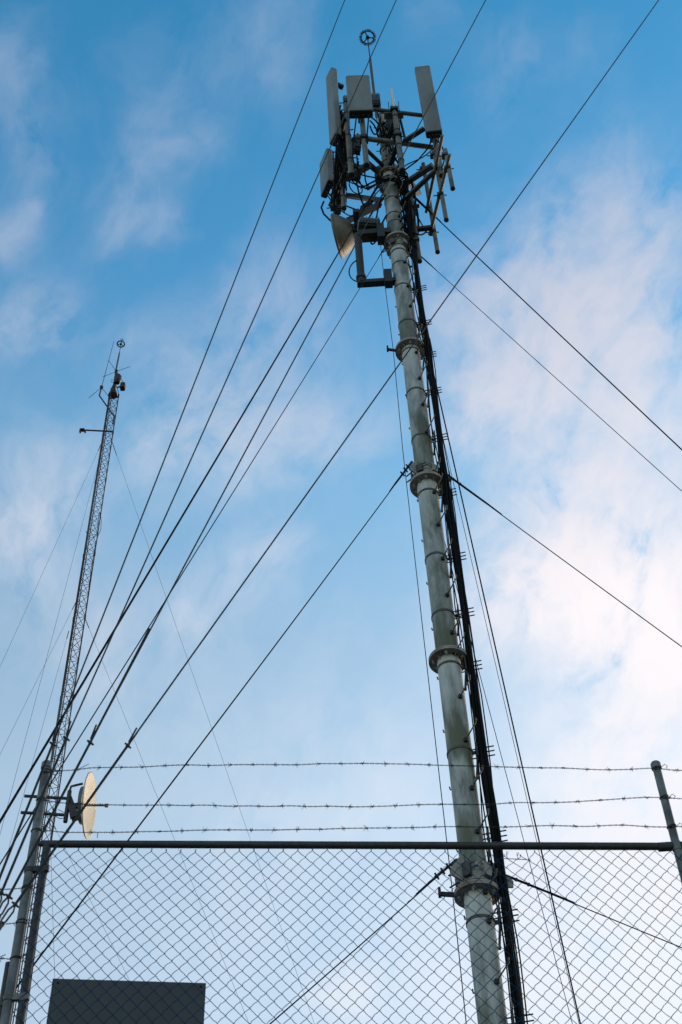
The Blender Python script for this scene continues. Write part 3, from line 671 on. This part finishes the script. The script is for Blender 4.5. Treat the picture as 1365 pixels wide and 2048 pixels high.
# ------------------------------------------------------------------ lattice mast
MX, MY, MR, MTOP = -7.655, 28.3, .20, 41.85
MBZ = terrain(MY) - .1
mast = thing('lattice_mast', (MX, MY, MBZ), 'slender rusty triangular lattice mast with a small plate on top, left of the tube tower', 'mast')
angs = [math.radians(a) for a in (-99, 21, 141)]
legp = [V((MX + MR * math.cos(a), MY + MR * math.sin(a), 0)) for a in angs]
zz_s = [MBZ, at(80, 1720, MY).z, at(127, 1390, MY).z, at(152, 1232, MY).z, at(174, 1105, MY).z, at(198, 957, MY).z, at(214, 863, MY).z, MTOP]
secs = list(zip(zz_s[:-1], zz_s[1:]))
for i, (z0, z1) in enumerate(secs):
    mm = 'grey_lat' if i in (0, 1, 4) else 'rust'
    for p in legp: MB().tube([p + V((0, 0, z0)), p + V((0, 0, z1))], .0185, 8).build('leg', mm, mast)
    nb = max(1, round((z1 - z0) / .45)); h = (z1 - z0) / nb; b = MB()
    for k in range(nb):
        za_, zb2 = z0 + k * h, z0 + (k + 1) * h
        for j in range(3):
            p, q = legp[j], legp[(j + 1) % 3]
            b.tube([p + V((0, 0, za_ + .03)), q + V((0, 0, za_ + .03))], .008, 5)
            if (k + j) % 2 == 0 or True: b.tube([p + V((0, 0, zb2)), q + V((0, 0, za_ + .04))], .0085, 5)
            if j == 2: b.tube([q + V((0, 0, zb2)), p + V((0, 0, za_ + .04))], .0075, 5)
    b.build('bracing', mm, mast)
    jn = MB()
    for p in legp: jn.tube([p + V((0, 0, z1 - .08)), p + V((0, 0, z1 + .08))], .027, 8)
    jn.build('leg_joint', mm, mast)
MB().prism([p + (p - V((MX, MY, 0))) * .15 + V((0, 0, MTOP - .1)) for p in legp], (0, 0, .03)).build('top_plate', 'rust', mast)
MB().lathe((MX, MY, MTOP - .07), (0, 0, 1), [(.16, 0), (.14, .12), (.07, .35), (.05, .6), (.05, 1.35), (0, 1.36)], 14, False).build('top_cone', 'rust', mast)
for k, p in enumerate(legp):
    MB().tube([p + V((0, 0, MTOP - .1)), lerp(p, V((MX, MY, 0)), .2) + V((0, 0, MTOP + .25)), V((MX, MY, MTOP + .7))], .012, 6).build('top_stay', 'rust', mast)
bl = thing('warning_light', (MX + .03, MY - .1, MTOP + .6), 'dark red round warning light on the lattice mast tip', 'warning light')
cB_ = at(236, 757, MY-0.10)
MB().lathe(cB_, (0, 0, 1), [(0, -.2), (.10, -.18), (.135, -.02), (.13, .1), (.08, .2), (0, .22)], 14).build('lens', 'red', bl)
MB().lathe(cB_, (0, 0, 1), [(0, -.26), (.09, -.26), (.09, -.17)], 12, False).build('base', 'rust', bl)
MB().tube([cB_ + V((-.08, 0, -.1)), cB_ + V((-.22, 0, -.05)), cB_ + V((-.22, 0, -.2)), cB_ + V((-.05, 0, -.25))], .009, 5).build('lead', 'cable', bl)
b2 = thing('floodlight', at(246, 773, MY-0.10), 'small dark boxy lamp sticking out right from the lattice mast tip', 'lamp')
c = at(246, 773, MY-0.10)
MB().box(c, (.17, .2, .26), None, .04).build('housing', 'rust', b2)
MB().bar(c - V((.05, 0, -.02)), V((MX + .12, MY, c.z + .1)), .04, .04).build('arm', 'rust', b2)
lm = thing('lightning_rod', (MX, MY, MTOP + 1.2), 'small rod with a bristly spoked wheel on the lattice mast', 'lightning rod', 'rods with bristly wheels')
zt, zj, zb_ = at(242, 688, MY).z, at(241, 706, MY).z, at(234, 741, MY).z
xx = at(238, 715, MY).x
rod_with_wheel(lm, V((xx - .03, MY, zb_ - .1)), V((xx, MY, zj)), V((xx, MY, zt)), .03, .012, .15, .018, m='wire', rot=.9)
pts = [V((xx + .02 + math.cos(2 * PI * i / 16) * .045, MY + math.sin(2 * PI * i / 16) * .045, zt + .26)) for i in range(17)]
MB().tube(pts, .010, 5, False).tube([V((xx, MY, zt)), V((xx + .02, MY, zt + .26))], .006, 5).build('finial', 'wire', lm)
def ground_plane(hub, top, rods, label, r=.012):
    t = thing('ground_plane_antenna', hub, label, 'antenna', 'spoked whip antennas on the lattice mast')
    if top: MB().tube([hub, top], [r, r * .6], 6).build('whip', 'wire', t)
    MB().lathe(hub, (0, 0, 1), [(0, -.08), (.05, -.06), (.06, .05), (0, .09)], 10, False).build('hub', 'rust', t)
    for q in rods: MB().tube([hub, q], r * .75, 5).build('radial_rod', 'wire', t)
    return t
h1 = at(203.5, 775, MY-0.40)
gp = ground_plane(h1, at(228, 683, MY-0.40), [at(178, 796, MY-0.40), hz(218, 793, h1.z), hz(200, 771, h1.z)], 'tall thin whip antenna with spreading rods on a bent arm left of the mast tip')
arm = [V(h1), at(199, 791, MY-0.40), at(229, 833, MY-0.15), at(226, 848, MY-0.10)]
MB().tube(arm, .026, 8).build('bent_arm', 'rust', gp)
h2 = at(233, 743, MY)
ground_plane(h2, None, [at(206, 754, MY), at(261, 733, MY), at(218, 721, MY), at(248, 766, MY)], 'ring of four thin spreading rods just under the rod on the mast top')
sa = thing('side_arm', at(195, 861, MY-0.10), 'horizontal bare pipe with an end clamp, sticking out left of the lattice mast', 'arm')
saz = at(226, 863, MY - .05).z
a_, b_ = hz(226, 863, saz), hz(165, 860, saz)
MB().tube([a_, b_], .028, 8).build('pipe', 'rust', sa)
m = MB(); m.box(b_ + V((.0, 0, .0)), (.16, .12, .05)); m.box(b_ + V((-.06, 0, -.09)), (.05, .1, .05)); m.box(b_ + V((.10, 0, -.09)), (.05, .1, .05)); m.build('clamp', 'rust', sa)
# coax down the mast
cx = thing('coax_cable', (MX + .2, MY, MBZ), 'thin black coax cable with a loose loop along the right side of the lattice mast', 'cable')
MB().tube([at(x, y, MY-0.05) for x, y in ((201, 1025), (203, 1040), (202, 1060), (197, 1070), (192, 1085), (184, 1130), (175, 1200), (160, 1300), (132, 1442))] + [at(126, 1500, MY-0.05), V((MX + .32, MY - .05, MBZ))], .009, 5).build('cable', 'cable', cx)
MB().tube([at(x, y, MY-0.05) for x, y in ((199, 1025), (196, 1050), (194, 1068), (186, 1076), (178, 1073), (172, 1062))], .009, 5).build('loop', 'cable', cx)
MB().tube([V((MX - .02, MY - .05, z)) for z in (MBZ, 20, 27, 34, MTOP - .2)], .016, 6).build('cable', 'rust', cx)
# mast guys
def mast_guy(p, q, Y0, Y1, label, ext=1.0):
    a, b = at(*p, Y0), at(*q, Y1); d = (b - a).normalized(); gnd = V(b)
    for _ in range(600):
        if gnd.z > terrain(gnd.y): gnd = gnd + d * .1
    t = thing('guy_wire', gnd, label, 'guy wire', 'fine guy wires of the lattice mast')
    MB().tube([a, gnd], .0040, 5).build('strand', 'wire', t)
    MB().tube([a, lerp(a, gnd, .025)], .012, 5).build('grip', 'rust', t)
mast_guy((225, 885), (562, 1854), MY - .05, MY + 1.5, 'fine guy wire from high on the lattice mast falling right across the sky')
mast_guy((169, 1233), (475, 1989), MY - .05, MY + 1.5, 'fine guy wire from the middle of the lattice mast falling right')
mast_guy((103, 1640), (256, 1954), MY - .05, MY + 1.5, 'fine guy wire low on the lattice mast, falling right to the sign')
mast_guy((207, 879), (0, 1335), MY - .05, MY - 1, 'fine guy wire from high on the lattice mast falling to the left edge')
mast_guy((155, 1199), (0, 1510), MY - .05, MY - 1, 'fine guy wire from the middle of the lattice mast falling to the left edge')
mast_guy((206, 893), (60, 1444), MY - .2, MY - 5, 'fine steep wire close left of the lattice mast, from its upper part')
mast_guy((138, 1262), (19, 1694), MY - .2, MY - 5, 'fine steep wire close left of the lattice mast, from its lower part')
mast_guy((100, 1645), (110, 1955), MY - .2, MY - 2, 'fine nearly upright wire behind the mesh, left edge of the sign')

# dish on the lattice mast
dcen = at(180, 1611, MY-0.30)
ndm = V((1, .02, -.05)).normalized()
md = thing('microwave_dish', dcen, 'cream round dish with a feed rod, facing right beside the left fence post', 'dish antenna', 'round dish antennas')
RR = .80
prof = [(0.001, -.13)] + [(RR * k / 10, -.13 * (1 - (k / 10) ** 2)) for k in range(1, 11)] + [(RR + .02, .0), (RR + .02, -.03)] + [(RR * k / 10, -.13 * (1 - (k / 10) ** 2) - .03) for k in range(9, 0, -1)] + [(0.001, -.16)]
MB().lathe(dcen, ndm, prof, 48).build('reflector', 'cream', md)
MB().lathe(dcen, ndm, [(.48, -.120), (.46, -.215), (.43, -.215), (.45, -.125)], 40, False).build('back_ring', 'box', md)
MB().tube([dcen - ndm * .2, dcen + ndm * .42], .022, 8).build('feed_rod', 'galv', md)
MB().lathe(dcen, ndm, [(0, .38), (.05, .38), (.05, .46), (0, .47)], 12, False).build('feed_horn', 'dish', md)
pipe_t, pipe_b = at(140, 1582, MY-0.25), at(131, 1644, MY-0.25); pxm = (pipe_t.x + pipe_b.x) / 2
MB().tube([(pxm, MY - .25, pipe_b.z), (pxm, MY - .25, pipe_t.z)], .055, 10).build('mount_pipe', 'under', md)
MB().tube([V((pxm, MY - .25, pipe_t.z)), V((pxm + .02, MY - .25, pipe_t.z + .14)), V((pxm + .12, MY - .25, pipe_t.z + .17)), V((pxm + .31, MY - .28, pipe_t.z + .19))], .032, 8).build('bent_arm', 'under', md)
q = V((pxm, MY - .28, dcen.z))
MB().prism([V((pxm - .06, MY - .25, dcen.z + .35)), V((pxm + .06, MY - .25, dcen.z + .38)), V((pxm + .26, MY - .28, dcen.z - .12)), V((pxm + .1, MY - .28, dcen.z - .3))], (0, .12, 0)).build('bracket', 'under', md)
MB().bar(V((pxm + .05, MY - .28, dcen.z)), dcen - ndm * .2, .12, .12).build('bracket', 'under', md)
MB().box(V((pxm + .19, MY - .30, dcen.z - .22)), (.18, .2, .34), (V((.94, 0, .34)), V((0, 1, 0)), V((-.34, 0, .94)))).build('radio_unit', 'under', md)
MB().tube(bez(V((pxm, MY - .30, pipe_b.z + .1)), V((pxm - .2, MY - .30, pipe_b.z)), V((pxm - .3, MY - .30, pipe_b.z + .2)), V((pxm - .35, MY - .30, pipe_b.z + .45))), .01, 5).build('lead', 'cable', md)
for (pl, pr) in (((49, 1592), (136, 1597)), ((42, 1625), (131, 1630))):
    a, b = hz(*pl, at(*pr, MY-0.25).z), at(*pr, MY-0.25); MB().bar(a, b, .05, .06).build('support_arm', 'dark', md)

# ------------------------------------------------------------------ chain link fence
FY = 5.7
FZ = terrain(FY) - .15
rl, rr_ = at(88, 1688, FY), at(1345, 1693, FY)
def railz(x): return rl.z + (rr_.z - rl.z) * (x - rl.x) / (rr_.x - rl.x)
fence = thing('chain_link_fence', (0, FY, FZ), 'chain-link fence panel with a dark top rail, two posts and three barbed wires', 'fence')
def post(x, ztop, r, root, m='galv', cap=True, name='post'):
    o = MB().tube([(x, FY, FZ), (x, FY, ztop - .02)], r, 20).build(name, m, root)
    if cap: MB().lathe((x, FY, ztop - .045), (0, 0, 1), [(r, 0), (r + .0055, 0), (r + .0055, .032), (r + .002, .038), (0, .040)], 20, False).build('post_cap', m, o)
    return o
XL, XR = -1.584, 1.533
pL = post(XL, 6.437, .0225, fence)
pR = post(XR, 6.244, .0205, fence)
post(XR + 3.1, 6.244 + railz(XR + 3.1) - railz(XR), .0205, fence)
xf = at(66, 1860, FY).x
xf = (at(93, 1700, FY).x + at(42, 2030, FY).x) / 2
fp = MB().tube([(xf, FY, FZ), (xf, FY, railz(xf))], .0195, 18).build('frame_upright', 'rail', fence)
rx0, rx1 = xf - .02, rr_.x - .015
ro = MB().tube([V((rx0 + (rx1 - rx0) * k / 30, FY, railz(rx0 + (rx1 - rx0) * k / 30))) for k in range(31)], .0185, 18).build('top_rail', 'rail', fence)
for xa, xb in ((XL + .02, rx0 + .01),): MB().bar((xa, FY, railz(xa) + .004), (xb, FY, railz(xb)), .018, .02).build('rail_coupling', 'dark', fence)
MB().lathe((rx1 + .003, FY, railz(rx1)), (-1, 0, -.02), [(0, -.012), (.0225, -.01), (.0225, .055), (.019, .055)], 18, False).build('rail_cup', 'rail', fence)
MB().bar((rx1, FY - .0, railz(rx1) - .004), (XR - .015, FY, railz(rx1) - .006), .02, .03).build('rail_coupling', 'dark', fence)
MB().tube([V((XR + .02, FY, railz(XR) + .006)), V((XR + 3.1, FY, railz(XR + 3.1)))], .0185, 16).build('top_rail', 'rail', fence)
for zz, mm in ((railz(XR), 'galv'),):
    MB().lathe((XR, FY, zz - .025), (0, 0, 1), [(.0205, 0), (.0235, .0), (.0235, .05), (.0205, .05)], 20, False).build('brace_band', mm, pR)
# ties and bands on the left post
for (y, x, mm) in ((1742, 66, 'rail'), (1998, 25, 'galv')):
    z = at(x, y, FY).z
    MB().lathe((XL, FY, z - .012), (0, 0, 1), [(.0225, 0), (.0262, .0), (.0262, .024), (.0225, .024)], 20, False).build('brace_band', mm, pL)
    MB().bar((XL + .02, FY - .01, z), (xf + .03, FY - .012, z), .022, .03).build('hinge', 'dark' if mm == 'rail' else 'galv', fence)
    MB().lathe((xf, FY, z - .02), (0, 0, 1), [(.0195, 0), (.023, .0), (.023, .035), (.0195, .035)], 18, False).build('brace_band', mm, fp)
def tie(x, z, r, root, n=2):
    m = MB()
    for k in range(n):
        dz = random.uniform(-.004, .004) + k * .007
        pts = [V((x + math.cos(2 * PI * i / 18) * (r + .002), FY + math.sin(2 * PI * i / 18) * (r + .002), z + dz + .006 * math.sin(2 * PI * i / 18 + k))) for i in range(19)]
        m.tube(pts, .0024, 5, False)
    e = V((x + r, FY - r * .3, z)); m.tube([e, e + V((.02, -.01, .012)), e + V((.032, -.012, -.002)), e + V((.022, -.01, -.015))], .0018, 5)
    m.build('tie_wire', 'dark', root)
# barbed wire: two strands twisted, barbs every 11 cm
def barbed(pix, root, Yoff=-.024, m='dark', ext=None, phase=0.0):
    pts = [at(x, y, FY + Yoff) for x, y in pix]
    path = []
    for a, b in zip(pts[:-1], pts[1:]):
        n = max(2, int((b - a).length / .007))
        for i in range(n): path.append(lerp(a, b, i / n))
    path.append(pts[-1])
    # light smoothing so the strand bows instead of kinking
    for _ in range(40): path = [path[0]] + [(path[i - 1] + path[i] * 2 + path[i + 1]) / 4 for i in range(1, len(path) - 1)] + [path[-1]]
    mb = MB()
    for s in (0, PI):
        q = []
        for i, p in enumerate(path):
            a = i * .007 / .052 * 2 * PI + s
            q.append(p + V((0, math.cos(a), math.sin(a))) * .0022)
        mb.tube(q, .00135, 5)
    L_ = .04 + phase; d = 0; bm = mb
    for a, b in zip(path[:-1], path[1:]):
        d += (b - a).length
        if d > L_:
            L_ += .113; t = (b - a).normalized(); c = a
            for s in range(2):
                an = random.uniform(0, 2 * PI); e = V((0, math.cos(an), math.sin(an))); f = t.cross(e)
                co = c + t * .004 * (s * 2 - 1)
                bm.tube([co + e * .005 + t * (.004 * k - .006) if False else co + (e * math.cos(k) + f * math.sin(k)) * .0045 + t * .0012 * k for k in range(0, 7)], .0016, 4)
                bm.tube([co + e * .004, co + e * .015 + t * random.uniform(-.012, .012)], [.0013, .0007], 4)
                bm.tube([co - e * .004, co - e * .015 + t * random.uniform(-.012, .012)], [.0013, .0007], 4)
    mb.build('barbed_wire', m, root)
def wavy(pix, amp=1.6):
    r = []
    for (x0, y0), (x1, y1) in zip(pix[:-1], pix[1:]):
        n = max(1, int((x1 - x0) / 40))
        for i in range(n):
            t = i / n; r.append((x0 + (x1 - x0) * t, y0 + (y1 - y0) * t + (random.uniform(-amp, amp) if i or r else 0)))
    r.append(pix[-1]); return r
barbed(wavy([(84, 1546), (105, 1542), (123, 1540), (150, 1540), (175, 1536), (240, 1535), (340, 1531), (500, 1529), (690, 1528), (820, 1528), (930, 1531), (1040, 1535), (1165, 1537), (1209, 1539), (1305, 1537), (1325, 1537), (1345, 1540), (1420, 1541), (2610, 1546)]), fence, phase=.03)
barbed(wavy([(75, 1600), (105, 1604), (130, 1608), (223, 1610), (330, 1610), (500, 1612), (700, 1613), (840, 1610), (940, 1610), (1025, 1606), (1140, 1604), (1165, 1602), (1209, 1601), (1282, 1596), (1320, 1596), (1420, 1597), (2620, 1602)]), fence, phase=.07)
barbed(wavy([(72, 1661), (102, 1661), (123, 1665), (176, 1665), (240, 1664), (335, 1662), (450, 1661), (560, 1660), (720, 1657), (840, 1654), (963, 1653), (1140, 1652), (1165, 1653), (1247, 1651), (1336, 1653), (1420, 1653), (2630, 1658)]), fence, phase=.01)
for (y, x) in ((1546, 88), (1602, 78), (1663, 70), (1776, 58), (1846, 47), (1918, 33)): tie(XL, at(x, y, FY).z, .0225, pL)
for (y, x) in ((1537, 1315), (1597, 1330), (1655, 1345)): tie(XR, at(x, y, FY).z, .0205, pR)
tl = MB().tube([at(160, 1537, FY - .03), at(178, 1528, FY - .03)], .0016, 4); tl.tube([at(117, 1619, FY - .03), at(132, 1627, FY - .03)], .0016, 4)
tl.tube([at(196, 1666, FY - .03), at(195, 1676, FY - .03)], .002, 4); tl.build('wire_tail', 'dark', fence)

# mesh: each wire zigzags down one column and hooks its neighbours
CW = .0712 / 2; CH = .0380; MYY = FY - .026; WR = .00165
x_start = xf - .015
ncol = int((XR + 3.08 - x_start) / CW)
brk = at(1030, 1705, MYY).x
mesh = MB()
def warp(x, z):
    top = railz(x) - .0185
    dz = top - z
    s = math.exp(-((x - brk - .0) / .085) ** 2) * math.exp(-max(dz, 0) / .16) * .036
    wv = .0035 * math.sin(x * 5.1 + z * 3.7) + .002 * math.sin(x * 13 - z * 6)
    return V((x + .0035 * math.sin(z * 6 + x * 2.3) + s * .15 * math.sin((x - brk) * 30), MYY + .004 * math.sin(x * 3 + z * 4), z - s + wv))
for c in range(ncol):
    xa = x_start + c * CW; xb = xa + CW
    pts = []; broken = abs(xa + CW / 2 - brk) < .055
    z = None; k = 0
    stub = .013 if xa < brk else max(0.0, .013 - (xa - brk) * .06)
    ztop = railz(xa) - .043 - stub
    while True:
        # node k sits on the right edge (sharp bend) or the left edge (round bend)
        right = (k + c) % 2 == 0
        zc = ztop - k * CH
        if zc < FZ + .2: break
        # offset so neighbours interlock
        xn = xb + .0016 if right else xa - .0016
        yo = .0026 if right else -.0026
        if k == 0:
            if not broken:
                pts.append((xn, railz(xa) - .041, 0)); pts.append((xn, zc + .001, 0))
            else: pts.append((xn - .004, zc + .012, 0)); pts.append((xn, zc, 0))
        else: pts.append((xn, zc, yo))
        # intermediate points give the S-shaped, slightly bowed wires
        xo = xa if right else xb
        if zc - CH >= FZ + .2:
            sgn = -1 if right else 1
            for t in (.12, .3, .5, .68, .82, .93):
                ff = .22 * t + .78 * math.sin(PI / 2 * t) if right else .74 * t + .26 * (1 - math.cos(PI / 2 * t))
                pts.append((xn + sgn * CW * ff, zc - CH * t, yo * (1 - 2 * t)))
        k += 1
    P = [warp(x, z_) + V((random.gauss(0, .0006), y_, random.gauss(0, .0006))) for x, z_, y_ in pts]
    mesh.tube(P, WR, 4, False)
me_o = mesh.build('wire_mesh', 'mesh', fence)
tn = MB().tube([at(1000, 1717, MYY), at(1030, 1718, MYY), at(1062, 1720, MYY)], .0018, 4)
for x, y in ((1016, 1718), (1037, 1720)):
    for s in (-3, 3): tn.tube([at(x, y, MYY), at(x - 2, y - 7, MYY), at(x - 1 + s * .6, y - 15, MYY)], .0016, 4)
tn.build('tension_wire', 'mesh', fence)

# neighbouring fence at the left edge
f2 = thing('chain_link_fence', (-1.66, FY, FZ), 'neighbouring fence end with a short post and lower barbed wire at the bottom left corner', 'fence')
xs = at(8, 1990, FY + .05).x; zs = at(12, 1927, FY + .05).z
MB().tube([(xs, FY + .05, FZ), (xs, FY + .05, zs)], .0165, 16).build('post', 'rail', f2)
for pix in (((-60, 1780), (0, 1779), (20, 1779), (40, 1776), (60, 1776)), ((-60, 1850), (10, 1849), (25, 1846), (47, 1845)), ((-60, 1914), (0, 1915), (12, 1919), (22, 1918), (34, 1919))):
    barbed(list(pix), f2, Yoff=-.012)
tl = MB()
for seg in (((0, 1914), (12, 1909)), ((42, 1779), (44, 1787)), ((28, 1848), (34, 1856)), ((2, 1920), (-4, 1932))): tl.tube([at(*seg[0], FY - .01), at(*seg[1], FY - .01)], .002, 4)
tl.build('wire_tail', 'dark', f2)
MB().bar(V((xs, FY + .04, at(12, 2000, FY).z)), V((XL, FY + .01, at(25, 1999, FY).z)), .02, .02).build('coupling', 'dark', f2)

# sign on the far side of the mesh
SY = FY + .012
s1, s2 = at(106, 1957, SY), at(412.5, 1966, SY)
sg = thing('sign_board', (s1 + s2) / 2 - V((0, 0, .9)), 'plain dark grey back of a rectangular sign hung on the fence mesh', 'sign')
drop = V((-.004, 0, -.62))
MB().prism([s1, s2, s2 + drop, s1 + drop], (0, .003, 0)).build('board', 'sign', sg)
for (x, y) in ((116, 1965), (402, 1973)):
    c = at(x, y, SY - .002); MB().lathe(c, (0, -1, 0), [(.0058, -.002), (.0058, .0015), (.0035, .003), (0, .0028)], 12, False).build('bolt_hole', 'hole', sg)

for o in S.objects:
    if '_o' in o: del o['_o']
